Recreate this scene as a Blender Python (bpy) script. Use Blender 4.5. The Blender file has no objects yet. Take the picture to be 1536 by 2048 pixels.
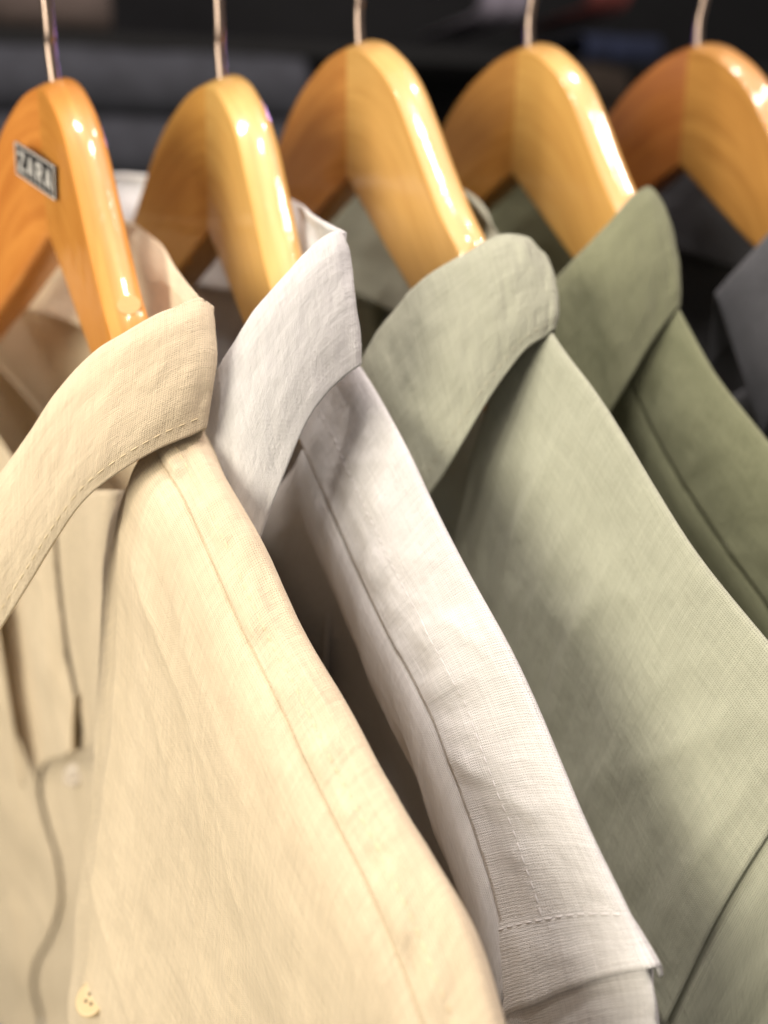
import bpy, math, random
import numpy as np
from mathutils import Vector, Matrix

# ------------------------------------------------------------------ camera, light, exposure
scene = bpy.context.scene
CAM_Z = 1.30
YAW, PITCH, FPX = math.radians(20), math.radians(20), 1800.0      # FPX: focal length for a 1536 px wide picture
cam_data = bpy.data.cameras.new('camera')
cam = bpy.data.objects.new('camera', cam_data)
scene.collection.objects.link(cam)
scene.camera = cam
cam_data.sensor_fit = 'HORIZONTAL'
cam_data.sensor_width = 36.0
cam_data.lens = 36.0 * FPX / 1536.0
cam_data.clip_start = 0.01
cam_data.clip_end = 50
cam.location = (0, 0, CAM_Z)
cam.rotation_euler = (math.pi / 2 - PITCH, 0, -YAW)
cam_data.dof.use_dof = True
cam_data.dof.focus_distance = 0.245
cam_data.dof.aperture_fstop = 6.3
scene.render.resolution_x, scene.render.resolution_y = 768, 1024

scene.view_settings.view_transform = 'Standard'
scene.view_settings.look = 'None'
scene.view_settings.exposure = 0.02
scene.view_settings.gamma = 1.0
scene.view_settings.use_curve_mapping = False
scene.render.engine = 'CYCLES'
scene.cycles.use_denoising = True
scene.cycles.max_bounces = 8

world = bpy.data.worlds.new('World')
scene.world = world
world.use_nodes = True
world.node_tree.nodes['Background'].inputs[0].default_value = (1.0, 0.93, 0.85, 1)
world.node_tree.nodes['Background'].inputs[1].default_value = 0.23


def lamp(name, loc, target, size, power, col):
    d = bpy.data.lights.new(name, 'AREA')
    d.shape = 'DISK'
    d.size = size
    d.energy = power
    d.color = col
    o = bpy.data.objects.new(name, d)
    scene.collection.objects.link(o)
    o.location = loc
    o.rotation_euler = (Vector(target) - Vector(loc)).to_track_quat('-Z', 'Y').to_euler()
    return o


AIM = (0.12, 0.30, CAM_Z)
lamp('shop_light_left', (-1.10, -0.20, CAM_Z + 0.30), AIM, 0.8, 21, (1.0, 0.92, 0.75))
for loc, pw, cl in (((0.00, 0.10, 1.35), 6, (1.0, 0.93, 0.88)), ((-0.30, 0.45, 1.30), 6.5, (1.0, 0.92, 0.84)), ((0.40, 0.42, 1.35), 6.5, (1.0, 0.91, 0.86)),
                    ((0.42, -0.12, 1.30), 4, (1.0, 0.88, 0.82)), ((0.85, 0.08, 1.15), 8, (1.0, 0.80, 0.76)), ((-0.25, -0.30, 1.40), 5, (1.0, 0.92, 0.82))):
    lamp('ceiling_spot', (loc[0], loc[1], CAM_Z + loc[2]), AIM, 0.11, pw, cl)
lamp('violet_display_lamp', (0.465, 1.44, CAM_Z + 0.155), (0.06, 0.39, CAM_Z + 0.03), 0.09, 0.55, (0.62, 0.35, 1.0))

# ------------------------------------------------------------------ helpers
rng = np.random.default_rng(7)
random.seed(7)
cP = np.array([0, 0, CAM_Z])
cF = np.array([math.sin(YAW) * math.cos(PITCH), math.cos(YAW) * math.cos(PITCH), -math.sin(PITCH)])
cR = np.array([math.cos(YAW), -math.sin(YAW), 0.0])
cU = np.cross(cR, cF)
ZUP = np.array([0, 0, 1.0])
MM = 0.001


def ray(x, y):
    """direction in the room of a sight line measured on the photograph"""
    return cF + cR * (x - 768) / FPX - cU * (y - 1024) / FPX


def link(o, parent=None):
    scene.collection.objects.link(o)
    if parent is not None:
        o.parent = parent
    return o


def tag(o, label=None, cat=None, group=None, kind=None):
    for k, v in (('label', label), ('category', cat), ('group', group), ('kind', kind)):
        if v:
            o[k] = v
    return o


def empty(name, label, cat, loc, group=None):
    o = bpy.data.objects.new(name, None)
    o.empty_display_size = 0.02
    o.location = loc
    link(o)
    return tag(o, label, cat, group)


def mesh_obj(name, verts, faces, mat, parent=None, uvs=None, smooth=True):
    """verts in room coordinates; made local to the parent's base point"""
    v = np.asarray(verts, float).reshape(-1, 3)
    if parent is not None:
        base = np.array(root_loc(parent))
        v = v - base
    me = bpy.data.meshes.new(name)
    me.from_pydata(v.tolist(), [], [tuple(int(i) for i in f) for f in faces])
    if uvs is not None:
        lay = me.uv_layers.new(name='UVMap')
        li = np.empty(len(me.loops), np.int32)
        me.loops.foreach_get('vertex_index', li)
        lay.data.foreach_set('uv', np.asarray(uvs, np.float32).reshape(-1, 2)[li].ravel())
    if smooth:
        me.polygons.foreach_set('use_smooth', np.ones(len(me.polygons), bool))
    me.update()
    o = bpy.data.objects.new(name, me)
    if mat:
        me.materials.append(mat)
    return link(o, parent)


def root_loc(o):
    p = np.zeros(3)
    while o is not None:
        p = p + np.array(o.location)
        o = o.parent
    return p


def cr(P, n):
    """Catmull-Rom resampling of control points along axis 0"""
    P = np.asarray(P, float)
    m = len(P)
    A = np.concatenate([(2 * P[0] - P[1])[None], P, (2 * P[-1] - P[-2])[None]])
    t = np.linspace(0, m - 1, n)
    i = np.minimum(t.astype(int), m - 2)
    f = (t - i).reshape((-1,) + (1,) * (P.ndim - 1))
    p0, p1, p2, p3 = A[i], A[i + 1], A[i + 2], A[i + 3]
    return 0.5 * (2 * p1 + (p2 - p0) * f + (2 * p0 - 5 * p1 + 4 * p2 - p3) * f ** 2 + (3 * p1 - p0 - 3 * p2 + p3) * f ** 3)


def noise2(x, y, seed=0):
    r = np.random.default_rng(seed)
    T = r.random((256, 256))
    xi, yi = np.floor(x).astype(int), np.floor(y).astype(int)
    fx, fy = x - xi, y - yi
    fx = fx * fx * fx * (fx * (6 * fx - 15) + 10)
    fy = fy * fy * fy * (fy * (6 * fy - 15) + 10)
    g = lambda a, b: T[a % 256, b % 256]
    return (g(xi, yi) * (1 - fx) + g(xi + 1, yi) * fx) * (1 - fy) + (g(xi, yi + 1) * (1 - fx) + g(xi + 1, yi + 1) * fx) * fy - 0.5


def fbm(x, y, seed=0, octs=3):
    s = 0
    a = 1.0
    for i in range(octs):
        s = s + a * noise2(x * 2 ** i, y * 2 ** i, seed + i)
        a *= 0.5
    return s


def grid_faces(nr, nc):
    i = np.arange(nr - 1)[:, None] * nc + np.arange(nc - 1)[None]
    return np.stack([i, i + 1, i + nc + 1, i + nc], -1).reshape(-1, 4)


def grid_normals(G):
    du = np.gradient(G, axis=1)
    dv = np.gradient(G, axis=0)
    n = np.cross(du, dv)
    return n / (np.linalg.norm(n, axis=-1, keepdims=True) + 1e-12)


def grid_uv(G):
    """metric texture coordinates of a cloth grid"""
    nr, nc = G.shape[:2]
    du = np.linalg.norm(np.diff(G, axis=1), axis=-1).mean(0)
    dv = np.linalg.norm(np.diff(G, axis=0), axis=-1).mean(1)
    u = np.concatenate([[0], np.cumsum(du)])
    v = np.concatenate([[0], np.cumsum(dv)])
    return np.stack(np.broadcast_arrays(u[None, :], v[:, None]), -1)


def cloth(name, G, mat, parent, thick=0.0007, uv=None):
    o = mesh_obj(name, G.reshape(-1, 3), grid_faces(*G.shape[:2]), mat, parent,
                 (grid_uv(G) if uv is None else uv).reshape(-1, 2))
    m = o.modifiers.new('thickness', 'SOLIDIFY')
    m.thickness = thick
    m.offset = 0.0
    return o


def tube(path, radius, seg=10):
    path = np.asarray(path, float)
    T = np.gradient(path, axis=0)
    T /= np.linalg.norm(T, axis=1, keepdims=True)
    ref = np.array([1.0, 0, 0]) if abs(T[0][0]) < 0.8 else np.array([0, 1.0, 0])
    V, F = [], []
    rad = np.broadcast_to(radius, (len(path),))
    for i, (p, t) in enumerate(zip(path, T)):
        a = np.cross(t, ref)
        a /= np.linalg.norm(a)
        b = np.cross(t, a)
        ref = np.cross(a, t)
        for k in range(seg):
            w = 2 * math.pi * k / seg
            V.append(p + rad[i] * (a * math.cos(w) + b * math.sin(w)))
    for i in range(len(path) - 1):
        for k in range(seg):
            F.append((i * seg + k, i * seg + (k + 1) % seg, (i + 1) * seg + (k + 1) % seg, (i + 1) * seg + k))
    F.append(tuple(range(seg))[::-1])
    F.append(tuple((len(path) - 1) * seg + k for k in range(seg)))
    return V, F


# ------------------------------------------------------------------ materials
def mat_new(name):
    m = bpy.data.materials.new(name)
    m.use_nodes = True
    nt = m.node_tree
    return m, nt, nt.nodes['Principled BSDF']


def N(nt, typ, **kw):
    n = nt.nodes.new(typ)
    for k, v in kw.items():
        if k.startswith('i_'):
            n.inputs[int(k[2:])].default_value = v
        else:
            setattr(n, k, v)
    return n


def M(nt, op, a, b=None, clamp=False):
    n = nt.nodes.new('ShaderNodeMath')
    n.operation = op
    n.use_clamp = clamp
    for i, v in enumerate((a, b)):
        if v is None:
            continue
        if isinstance(v, (int, float)):
            n.inputs[i].default_value = v
        else:
            nt.links.new(v, n.inputs[i])
    return n.outputs[0]


def fabric(name, col, pitch=0.00072, contrast=0.42, bump=1.0, slub=0.16):
    """plain weave: warp and weft threads crossing over and under, with slubs"""
    m, nt, bs = mat_new(name)
    L = nt.links.new
    uv = N(nt, 'ShaderNodeUVMap', uv_map='UVMap')
    dis = N(nt, 'ShaderNodeTexNoise', noise_dimensions='2D')
    dis.inputs['Scale'].default_value = 260
    dis.inputs['Detail'].default_value = 2
    L(uv.outputs[0], dis.inputs['Vector'])
    sep = N(nt, 'ShaderNodeSeparateXYZ')
    L(uv.outputs[0], sep.inputs[0])
    sd = N(nt, 'ShaderNodeSeparateXYZ')
    L(dis.outputs['Color'], sd.inputs[0])
    U = M(nt, 'ADD', M(nt, 'MULTIPLY', sep.outputs[0], math.pi / pitch), M(nt, 'MULTIPLY', sd.outputs[0], 2.6))
    V = M(nt, 'ADD', M(nt, 'MULTIPLY', sep.outputs[1], math.pi / pitch), M(nt, 'MULTIPLY', sd.outputs[1], 2.6))
    su, sv = M(nt, 'ABSOLUTE', M(nt, 'SINE', U)), M(nt, 'ABSOLUTE', M(nt, 'SINE', V))
    par = M(nt, 'MULTIPLY', M(nt, 'COSINE', U), M(nt, 'COSINE', V))
    par = M(nt, 'ADD', M(nt, 'MULTIPLY', par, 1.2), 0.5, clamp=True)
    h1 = M(nt, 'MULTIPLY', su, M(nt, 'ADD', M(nt, 'MULTIPLY', par, 0.55), 0.45))
    h2 = M(nt, 'MULTIPLY', sv, M(nt, 'SUBTRACT', 1.0, M(nt, 'MULTIPLY', par, 0.55)))
    h = M(nt, 'MAXIMUM', h1, h2)
    # slubs: stretched noise along each thread direction
    slubs = []
    for sc in ((900, 60, 1), (60, 900, 1)):
        mp = N(nt, 'ShaderNodeMapping')
        mp.inputs['Scale'].default_value = sc
        L(uv.outputs[0], mp.inputs[0])
        nz = N(nt, 'ShaderNodeTexNoise', noise_dimensions='2D')
        nz.inputs['Scale'].default_value = 1.0
        nz.inputs['Detail'].default_value = 1
        L(mp.outputs[0], nz.inputs['Vector'])
        slubs.append(nz.outputs[0])
    sl = M(nt, 'ADD', slubs[0], slubs[1])
    big = N(nt, 'ShaderNodeTexNoise', noise_dimensions='2D')
    big.inputs['Scale'].default_value = 28
    big.inputs['Detail'].default_value = 4
    L(uv.outputs[0], big.inputs['Vector'])
    f = M(nt, 'ADD', M(nt, 'MULTIPLY', h, contrast), 1.0 - contrast * 0.75)  # gaps between threads darkened: their small shadows painted into the colour
    f = M(nt, 'ADD', f, M(nt, 'MULTIPLY', M(nt, 'SUBTRACT', sl, 1.0), slub))
    f = M(nt, 'ADD', f, M(nt, 'MULTIPLY', M(nt, 'SUBTRACT', big.outputs[0], 0.5), 0.16))
    mix = N(nt, 'ShaderNodeVectorMath', operation='SCALE')
    mix.inputs[0].default_value = col
    L(f, mix.inputs['Scale'])
    L(mix.outputs[0], bs.inputs['Base Color'])
    bmp = N(nt, 'ShaderNodeBump')
    bmp.inputs['Strength'].default_value = bump
    bmp.inputs['Distance'].default_value = 0.00022
    hh = M(nt, 'ADD', h, M(nt, 'MULTIPLY', sl, 0.5))
    L(hh, bmp.inputs['Height'])
    # fine rumple of washed linen
    rum = N(nt, 'ShaderNodeTexNoise', noise_dimensions='2D')
    rum.inputs['Scale'].default_value = 105
    rum.inputs['Detail'].default_value = 5
    L(uv.outputs[0], rum.inputs['Vector'])
    b2 = N(nt, 'ShaderNodeBump')
    b2.inputs['Strength'].default_value = 0.62
    b2.inputs['Distance'].default_value = 0.0016
    L(rum.outputs[0], b2.inputs['Height'])
    L(b2.outputs[0], bmp.inputs['Normal'])
    L(bmp.outputs[0], bs.inputs['Normal'])
    bs.inputs['Roughness'].default_value = 0.92
    bs.inputs['Specular IOR Level'].default_value = 0.15
    bs.inputs['Sheen Weight'].default_value = 0.12
    bs.inputs['Sheen Roughness'].default_value = 0.5
    return m


def thread(name, col):
    m, nt, bs = mat_new(name)
    bs.inputs['Base Color'].default_value = (*col, 1)
    bs.inputs['Roughness'].default_value = 0.8
    return m


def wood(name, c1, c2, seed):
    m, nt, bs = mat_new(name)
    L = nt.links.new
    uv = N(nt, 'ShaderNodeUVMap', uv_map='UVMap')
    mp = N(nt, 'ShaderNodeMapping')
    mp.inputs['Location'].default_value = (seed * 3.1, seed * 1.7, 0)
    mp.inputs['Scale'].default_value = (14, 190, 1)
    L(uv.outputs[0], mp.inputs[0])
    nz = N(nt, 'ShaderNodeTexNoise', noise_dimensions='2D')
    nz.inputs['Scale'].default_value = 1.0
    nz.inputs['Detail'].default_value = 4
    nz.inputs['Distortion'].default_value = 0.6
    L(mp.outputs[0], nz.inputs['Vector'])
    mp2 = N(nt, 'ShaderNodeMapping')
    mp2.inputs['Scale'].default_value = (60, 1500, 1)
    L(uv.outputs[0], mp2.inputs[0])
    n2 = N(nt, 'ShaderNodeTexNoise', noise_dimensions='2D')
    n2.inputs['Scale'].default_value = 1.0
    n2.inputs['Detail'].default_value = 2
    L(mp2.outputs[0], n2.inputs['Vector'])
    rp = N(nt, 'ShaderNodeValToRGB')
    rp.color_ramp.elements[0].position = 0.33
    rp.color_ramp.elements[0].color = (*c1, 1)
    rp.color_ramp.elements[1].position = 0.67
    rp.color_ramp.elements[1].color = (*c2, 1)
    L(M(nt, 'ADD', M(nt, 'MULTIPLY', nz.outputs[0], 0.65), M(nt, 'MULTIPLY', n2.outputs[0], 0.35)), rp.inputs[0])
    L(rp.outputs[0], bs.inputs['Base Color'])
    wob = N(nt, 'ShaderNodeTexNoise', noise_dimensions='2D')
    wob.inputs['Scale'].default_value = 90
    L(uv.outputs[0], wob.inputs['Vector'])
    bp = N(nt, 'ShaderNodeBump')
    bp.inputs['Strength'].default_value = 0.25
    bp.inputs['Distance'].default_value = 0.0006
    L(wob.outputs[0], bp.inputs['Height'])
    L(bp.outputs[0], bs.inputs['Coat Normal'])
    bs.inputs['Roughness'].default_value = 0.42
    bs.inputs['Coat Weight'].default_value = 0.75
    bs.inputs['Coat Roughness'].default_value = 0.10
    bs.inputs['Coat IOR'].default_value = 1.5
    return m


def metal(name, col, rough):
    m, nt, bs = mat_new(name)
    bs.inputs['Base Color'].default_value = (*col, 1)
    bs.inputs['Metallic'].default_value = 1
    bs.inputs['Roughness'].default_value = rough
    return m


def plain(name, col, rough=0.6, spec=0.4):
    m, nt, bs = mat_new(name)
    bs.inputs['Base Color'].default_value = (*col, 1)
    bs.inputs['Roughness'].default_value = rough
    bs.inputs['Specular IOR Level'].default_value = spec
    return m


CHROME = metal('hook steel', (0.33, 0.25, 0.21), 0.32)
RAIL_M = metal('rail steel', (0.5, 0.48, 0.46), 0.25)
BUTTON_M = plain('shell button', (0.50, 0.43, 0.35), 0.35)
WOODS = [  # tone varies per hanger; far arms darker, painting in the shade at the crease
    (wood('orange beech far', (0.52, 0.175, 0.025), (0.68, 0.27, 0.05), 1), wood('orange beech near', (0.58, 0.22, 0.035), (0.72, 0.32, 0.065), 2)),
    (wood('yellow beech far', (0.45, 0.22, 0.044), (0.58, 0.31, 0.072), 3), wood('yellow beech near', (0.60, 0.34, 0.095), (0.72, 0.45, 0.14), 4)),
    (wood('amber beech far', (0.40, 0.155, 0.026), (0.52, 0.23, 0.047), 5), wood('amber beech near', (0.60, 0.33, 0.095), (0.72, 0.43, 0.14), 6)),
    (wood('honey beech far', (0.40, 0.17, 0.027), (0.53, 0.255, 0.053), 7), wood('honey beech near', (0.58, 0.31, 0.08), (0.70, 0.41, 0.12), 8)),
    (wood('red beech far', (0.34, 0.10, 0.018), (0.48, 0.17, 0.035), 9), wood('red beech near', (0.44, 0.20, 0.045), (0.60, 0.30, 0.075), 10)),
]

# ------------------------------------------------------------------ hanger frames
# crease (top and bottom of the joint of the two arms) as seen on the photograph
CT = [(72, 150), (412, 145), (692, 76), (1036, 82), (1378, 82)]
CB = [(88, 462), (413, 458), (692, 352), (1021, 342), (1363, 325)]
PSI = [math.radians(v) for v in (15, 10, 10, 10, 10)]


class Frame:
    """s: along the hanger towards the near shoulder, n: towards the back of the shirt, z: up"""

    def __init__(f, k):
        ra, rb = ray(*CT[k]), ray(*CB[k])
        A = np.stack([ra, -rb], 1)
        sol = np.linalg.lstsq(A, np.array([0, 0, .055]), rcond=None)[0]
        P = ra * sol[0]
        want = 0.388 + 0.06 * P[0]                      # the hooks hang in one line along the rail
        f.scale = want / P[1]
        P = P * f.scale
        f.a = np.array([math.sin(PSI[k]), -math.cos(PSI[k]), 0])
        f.nv = np.array([math.cos(PSI[k]), math.sin(PSI[k]), 0])
        f.O = P + f.nv * 0.0065 + cP

    def p(f, s, n, z):
        s, n, z = np.broadcast_arrays(s, n, z)
        return f.O + s[..., None] * MM * f.a + n[..., None] * MM * f.nv + z[..., None] * MM * ZUP

    def on(f, px, py, n):
        r = ray(px, py)
        d = ((f.O + f.nv * n * MM - cP) @ f.nv) / (r @ f.nv)
        P = cP + r * d
        return f.loc(P)

    def loc(f, P):
        q = (np.asarray(P) - f.O) / MM
        return q @ f.a, q @ f.nv, q[..., 2]


FR = [Frame(k) for k in range(5)]

TOP_S = [0, 6, 15, 30, 40, 52, 62, 75, 90, 110, 134, 155, 190, 215]
TOP_Z = [0, -0.3, -3, -12, -21, -37, -51, -67, -82, -99, -118, -133, -164, -182]
BOT_S = [0, 25, 45, 63, 90, 110, 134, 155, 190, 215]
BOT_Z = [-55, -73, -87, -98, -116, -129, -145, -158, -186, -202]


def smooth_interp(x, xs, ys, sig=4.0, lo=None):
    g = np.arange(xs[0] - 30, xs[-1] + 31, 1.0)
    sl0 = (ys[1] - ys[0]) / (xs[1] - xs[0])
    sl1 = (ys[-1] - ys[-2]) / (xs[-1] - xs[-2])
    y = np.interp(g, xs, ys)
    y = np.where(g < xs[0], ys[0] + (g - xs[0]) * sl0, y)
    y = np.where(g > xs[-1], ys[-1] + (g - xs[-1]) * sl1, y)
    k = np.exp(-0.5 * (np.arange(-15, 16) / sig) ** 2)
    k /= k.sum()
    ys2 = np.convolve(np.pad(y, 15, mode='reflect', reflect_type='odd'), k, 'valid')
    return np.interp(x, g, ys2)


def curve_from(f, pix, nfun, s_cut=None):
    rows = []
    for (x, y) in pix:
        n = nfun if not callable(nfun) else nfun(x, y)
        rows.append(f.on(x, y, n))
    rows = np.array(rows)
    return rows[np.argsort(rows[:, 0])]


def ridge_of(k, pix, n):
    return curve_from(FR[k], pix, n)


P1 = [(408, 868), (451, 956), (500, 1042), (540, 1120), (592, 1234), (655, 1346), (719, 1458), (790, 1594), (852, 1700), (923, 1820), (945, 1869), (967, 1924), (1005, 2048)]
R1 = ridge_of(0, P1, -8)
S1 = ridge_of(0, [(315, 905), (345, 955), (378, 1010), (410, 1088), (447, 1165), (474, 1234), (562, 1408), (635, 1565), (693, 1679), (755, 1799), (797, 1903), (850, 2048)], -21)
P2 = [(718, 735), (760, 800), (820, 910), (869, 1015), (950, 1170), (1003, 1265), (1050, 1360), (1103, 1482), (1150, 1598), (1210, 1730), (1262, 1838), (1293, 1905)]
R2 = ridge_of(1, P2, -4)
S2 = ridge_of(1, [(600, 880), (629, 942), (675, 1050), (723, 1155), (749, 1216), (809, 1325), (863, 1428), (918, 1570), (956, 1679), (994, 1799), (1014, 1885), (1021, 1930), (1025, 1965)], -21)
P3 = [(1107, 672), (1136, 715), (1160, 745), (1212, 818), (1260, 895), (1325, 1003), (1380, 1090), (1440, 1170), (1536, 1285)]
R3 = ridge_of(2, P3, -2)
S3 = ridge_of(2, [(790, 790), (815, 870), (850, 960), (905, 1110), (975, 1290), (1060, 1480), (1160, 1700), (1260, 1920), (1325, 2060)], -31)
P4 = [(1357, 620), (1390, 680), (1420, 735), (1460, 790), (1536, 885), (1620, 1000)]
R4 = ridge_of(3, P4, -10)
S4 = ridge_of(3, [(1265, 770), (1300, 850), (1350, 940), (1400, 1020), (1460, 1110), (1536, 1210)], -26)


def ext(A, s_to):
    """carry a shoulder line on to the armhole with the slope of its last stretch"""
    A = A.copy()
    if A[-1, 0] < s_to:
        d = (A[-1] - A[-4]) / (A[-1, 0] - A[-4, 0])
        A = np.concatenate([A, (A[-1] + d * (s_to - A[-1, 0]))[None]])
    return A


CURVES = [(R1, S1), (R2, S2), (R3, S3), (R4, S4), (R4, S4)]


RAIL_Z = max(f.O[2] for f in FR) + 0.068


def build_hanger(k, label):
    f = FR[k]
    sc = f.scale
    base = f.O + np.array([0, 0, -0.055])
    root = empty('clothes_hanger', label, 'clothes hanger', base, 'wooden hangers on the rail')
    tilt = (0.050, 0.048, 0.015, 0.011, -0.038)[k]     # how far each hanger leans from the plumb line
    st = np.concatenate([np.arange(0, 100, 2.5), np.arange(100, 196, 6.0)])
    for side in (-1, 1):                                   # far arm, near arm
        wide = (1.0, 1.0, 1.20, 1.06, 1.06)[k] if side > 0 else 1.0    # the hangers are not all of one make
        zt = smooth_interp(st / wide, TOP_S, TOP_Z, 3.5)
        zt = zt - zt[0]
        zt = np.minimum.accumulate(zt)
        zb = smooth_interp(st, BOT_S, BOT_Z, 4.0)
        zb = zb - zb[0] - 56.5
        cn = -(0.05 * st + 0.00035 * st ** 2) if side > 0 else -(0.22 * st + 0.0002 * st ** 2)
        half = 6.5 - 0.6 * np.clip(st / 100, 0, 1)
        if side > 0:                                   # inside the shirt the arm follows the shoulder it carries
            Rc, Sc = CURVES[k]
            su = st * sc
            ztar = 0.45 * smooth_interp(np.clip(su, Rc[0, 0], 400), Rc[:, 0], Rc[:, 2]) + 0.55 * smooth_interp(np.clip(su, Sc[0, 0], 400), Sc[:, 0], Sc[:, 2]) - 7
            w = np.clip((su - (84, 84, 100, 90, 90)[k]) / 26, 0, 1)
            w = w * w * (3 - 2 * w)
            zt = zt * (1 - w) + np.minimum(ztar / sc, zt) * w
            zb = np.maximum(np.minimum(zb, zt - 14), zt - 14 - (1 - w) * 60)
            cn = cn * (1 - w) + w * ((0.85 * Rc[0, 1] + 0.15 * Sc[0, 1]) / sc)
            half = half * (1 - w) + 2.6 * w
        else:
            Rc, Sc = CURVES[k]
            w = np.clip((st * sc - 88) / 26, 0, 1)
            w = w * w * (3 - 2 * w)
            zt = zt - 12 * w
            zb = np.minimum(zb, zt - 14)
            cn = cn * (1 - w) + w * (Rc[0, 1] - 0.2 * st - 3)
            half = half * (1 - w) + 1.8 * w
        rings, uvs = [], []
        arc = np.concatenate([[0], np.cumsum(np.hypot(np.diff(st), np.diff(zt)))])
        for i in range(len(st)):
            hf, hb = half[i], half[i] * 1.22             # flat front face with a crisp arris, domed top, rounder back
            slope = np.gradient(zt, st)[i]
            dome = min(min(math.hypot(1, slope), 1.65), (zt[i] - zb[i]) / 22.0)
            prof = [(-hf, -7.2 * dome), (-hf, -5.6 * dome), (-hf, -4.9 * dome), (-hf + 0.2, -4.4 * dome), (-hf + 0.7, -4.0 * dome), (-hf + 1.5, -3.6 * dome), (-hf * .4, -2.2 * dome), (0, -1.2 * dome), (hb * .4, -0.25),
                    (hb * .64, -0.4), (hb * .82, -1.2), (hb * .94, -2.6), (hb, -4.6), (hb, -6.5)]
            prof = [(x, zt[i] + z_) for x, z_ in prof]
            prof += [(hb, zb[i] + 5.0), (hb, zb[i] + 3.5), (hb - .8, zb[i] + 1.2), (hb - 3, zb[i]), (-hf + 2.0, zb[i]), (-hf + .6, zb[i] + .5), (-hf, zb[i] + 1.8), (-hf, zb[i] + 2.8), (-hf, zb[i] + 4.2)]
            prof = np.array(prof)
            rings.append(f.p(np.full(len(prof), side * st[i] * sc), (cn[i] + prof[:, 0] + tilt * prof[:, 1] * np.clip(1 - (st[i] - 80) / 50, 0, 1)) * sc, prof[:, 1] * sc))
            uvs.append(np.stack([np.full(len(prof), arc[i] * MM), (prof[:, 1] - zt[i] + prof[:, 0]) * MM], -1))
        G = np.array(rings)
        nr, nc = G.shape[:2]
        F = []
        for i in range(nr - 1):
            for j in range(nc):
                q4 = (i * nc + j, i * nc + (j + 1) % nc, (i + 1) * nc + (j + 1) % nc, (i + 1) * nc + j)
                F.append(q4 if side > 0 else q4[::-1])
        F.append(tuple((nr - 1) * nc + j for j in range(nc)))
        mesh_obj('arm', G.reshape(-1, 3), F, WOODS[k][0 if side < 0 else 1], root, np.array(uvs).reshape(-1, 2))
    # hook: stem with a small kink, then the loop over the rail
    dz = (RAIL_Z - f.O[2]) / MM
    R = 17.0
    cz = dz                                             # loop centre = rail centre (wire rests on the rail)
    pts = [(0, 0, -12), (0, 0, 0), (-0.6, 0, 6), (-0.4, 0, 11), (1.0, 0, 18)]
    if dz > 80:
        pts.append((2.5, 0, dz - 42))
    pts.append((4.0, 0, dz - 30))
    for a in np.radians(np.arange(-60, 200, 20)):
        pts.append((R * math.cos(a), 0, cz + R * math.sin(a)))
    P = cr(np.array(pts, float), 90)
    V, F = tube(f.p(P[:, 0], P[:, 1], P[:, 2]), 2.1 * MM, 12)
    mesh_obj('hook', V, F, CHROME, root)
    # ferrule where the hook enters the wood
    return root


HL = ['orange varnished wooden hanger with small black nameplate, in the cream shirt',
      'yellow varnished wooden hanger in the pale grey shirt',
      'amber varnished wooden hanger in the sage shirt',
      'honey varnished wooden hanger in the olive green shirt',
      'reddish varnished wooden hanger in the charcoal shirt at the right edge']
HANGERS = [build_hanger(k, HL[k]) for k in range(5)]

# rail above the picture that carries the hooks
x0 = np.array([-0.75, 0.388 - 0.06 * 0.75, RAIL_Z - 0.002])
x1 = np.array([1.1, 0.388 + 0.06 * 1.1, RAIL_Z - 0.002])
V, F = tube([x0 + (x1 - x0) * t for t in np.linspace(0, 1, 8)], 0.0145, 24)
rail = mesh_obj('clothes_rail', V, F, RAIL_M)
tag(rail, 'round steel rail carrying the five wooden hangers', 'clothes rail')

# ------------------------------------------------------------------ nameplate on the first hanger
f = FR[0]
BLACK = plain('plate black', (0.012, 0.012, 0.014), 0.35)
SILVER = plain('plate silver print', (0.62, 0.60, 0.58), 0.3)


def plate_pt(px, py, n):
    s, nn, z = f.on(px, py, n)
    return f.p(s, nn, z)


qc = [plate_pt(*q) for q in ((33, 283, -14.4), (112, 333, -10.4), (114, 401, -10.8), (37, 347, -14.8))]
TL, TR, BR, BL = qc
pn = np.cross(TR - TL, BL - TL)
pn /= np.linalg.norm(pn)
if pn @ (cP - TL) < 0:
    pn = -pn


def plate_xy(u, v, h):
    return TL * (1 - u) * (1 - v) + TR * u * (1 - v) + BR * u * v + BL * (1 - u) * v + pn * h


def slab(polys, h0, h1):
    V, F = [], []
    for poly in polys:
        b = len(V)
        m = len(poly)
        V += [plate_xy(u, v, h0) for u, v in poly] + [plate_xy(u, v, h1) for u, v in poly]
        F.append(tuple(b + m + i for i in range(m)))
        for i in range(m):
            F.append((b + i, b + (i + 1) % m, b + m + (i + 1) % m, b + m + i))
    return V, F


V, F = slab([[(0, 0), (1, 0), (1, 1), (0, 1)]], -0.0004, 0.0006)
plate = mesh_obj('nameplate', V, F, BLACK, HANGERS[0], smooth=False)
plate['label'] = 'small black nameplate with silver ZARA letters'
e, e2 = 0.025, 0.05
V, F = slab([[(0, 0), (1, 0), (1, e2), (0, e2)], [(0, 1 - e2), (1, 1 - e2), (1, 1), (0, 1)],
             [(0, e2), (e, e2), (e, 1 - e2), (0, 1 - e2)], [(1 - e, e2), (1, e2), (1, 1 - e2), (1 - e, 1 - e2)]], 0.0006, 0.0008)
mesh_obj('border', V, F, SILVER, plate, smooth=False)


def letter(strokes, u0, w, v0=0.2, hgt=0.6):
    V, F = slab([[(u0 + w * x, v0 + hgt * y) for x, y in poly] for poly in strokes], 0.0006, 0.0009)
    mesh_obj('letter', V, F, SILVER, plate, smooth=False)


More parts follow.
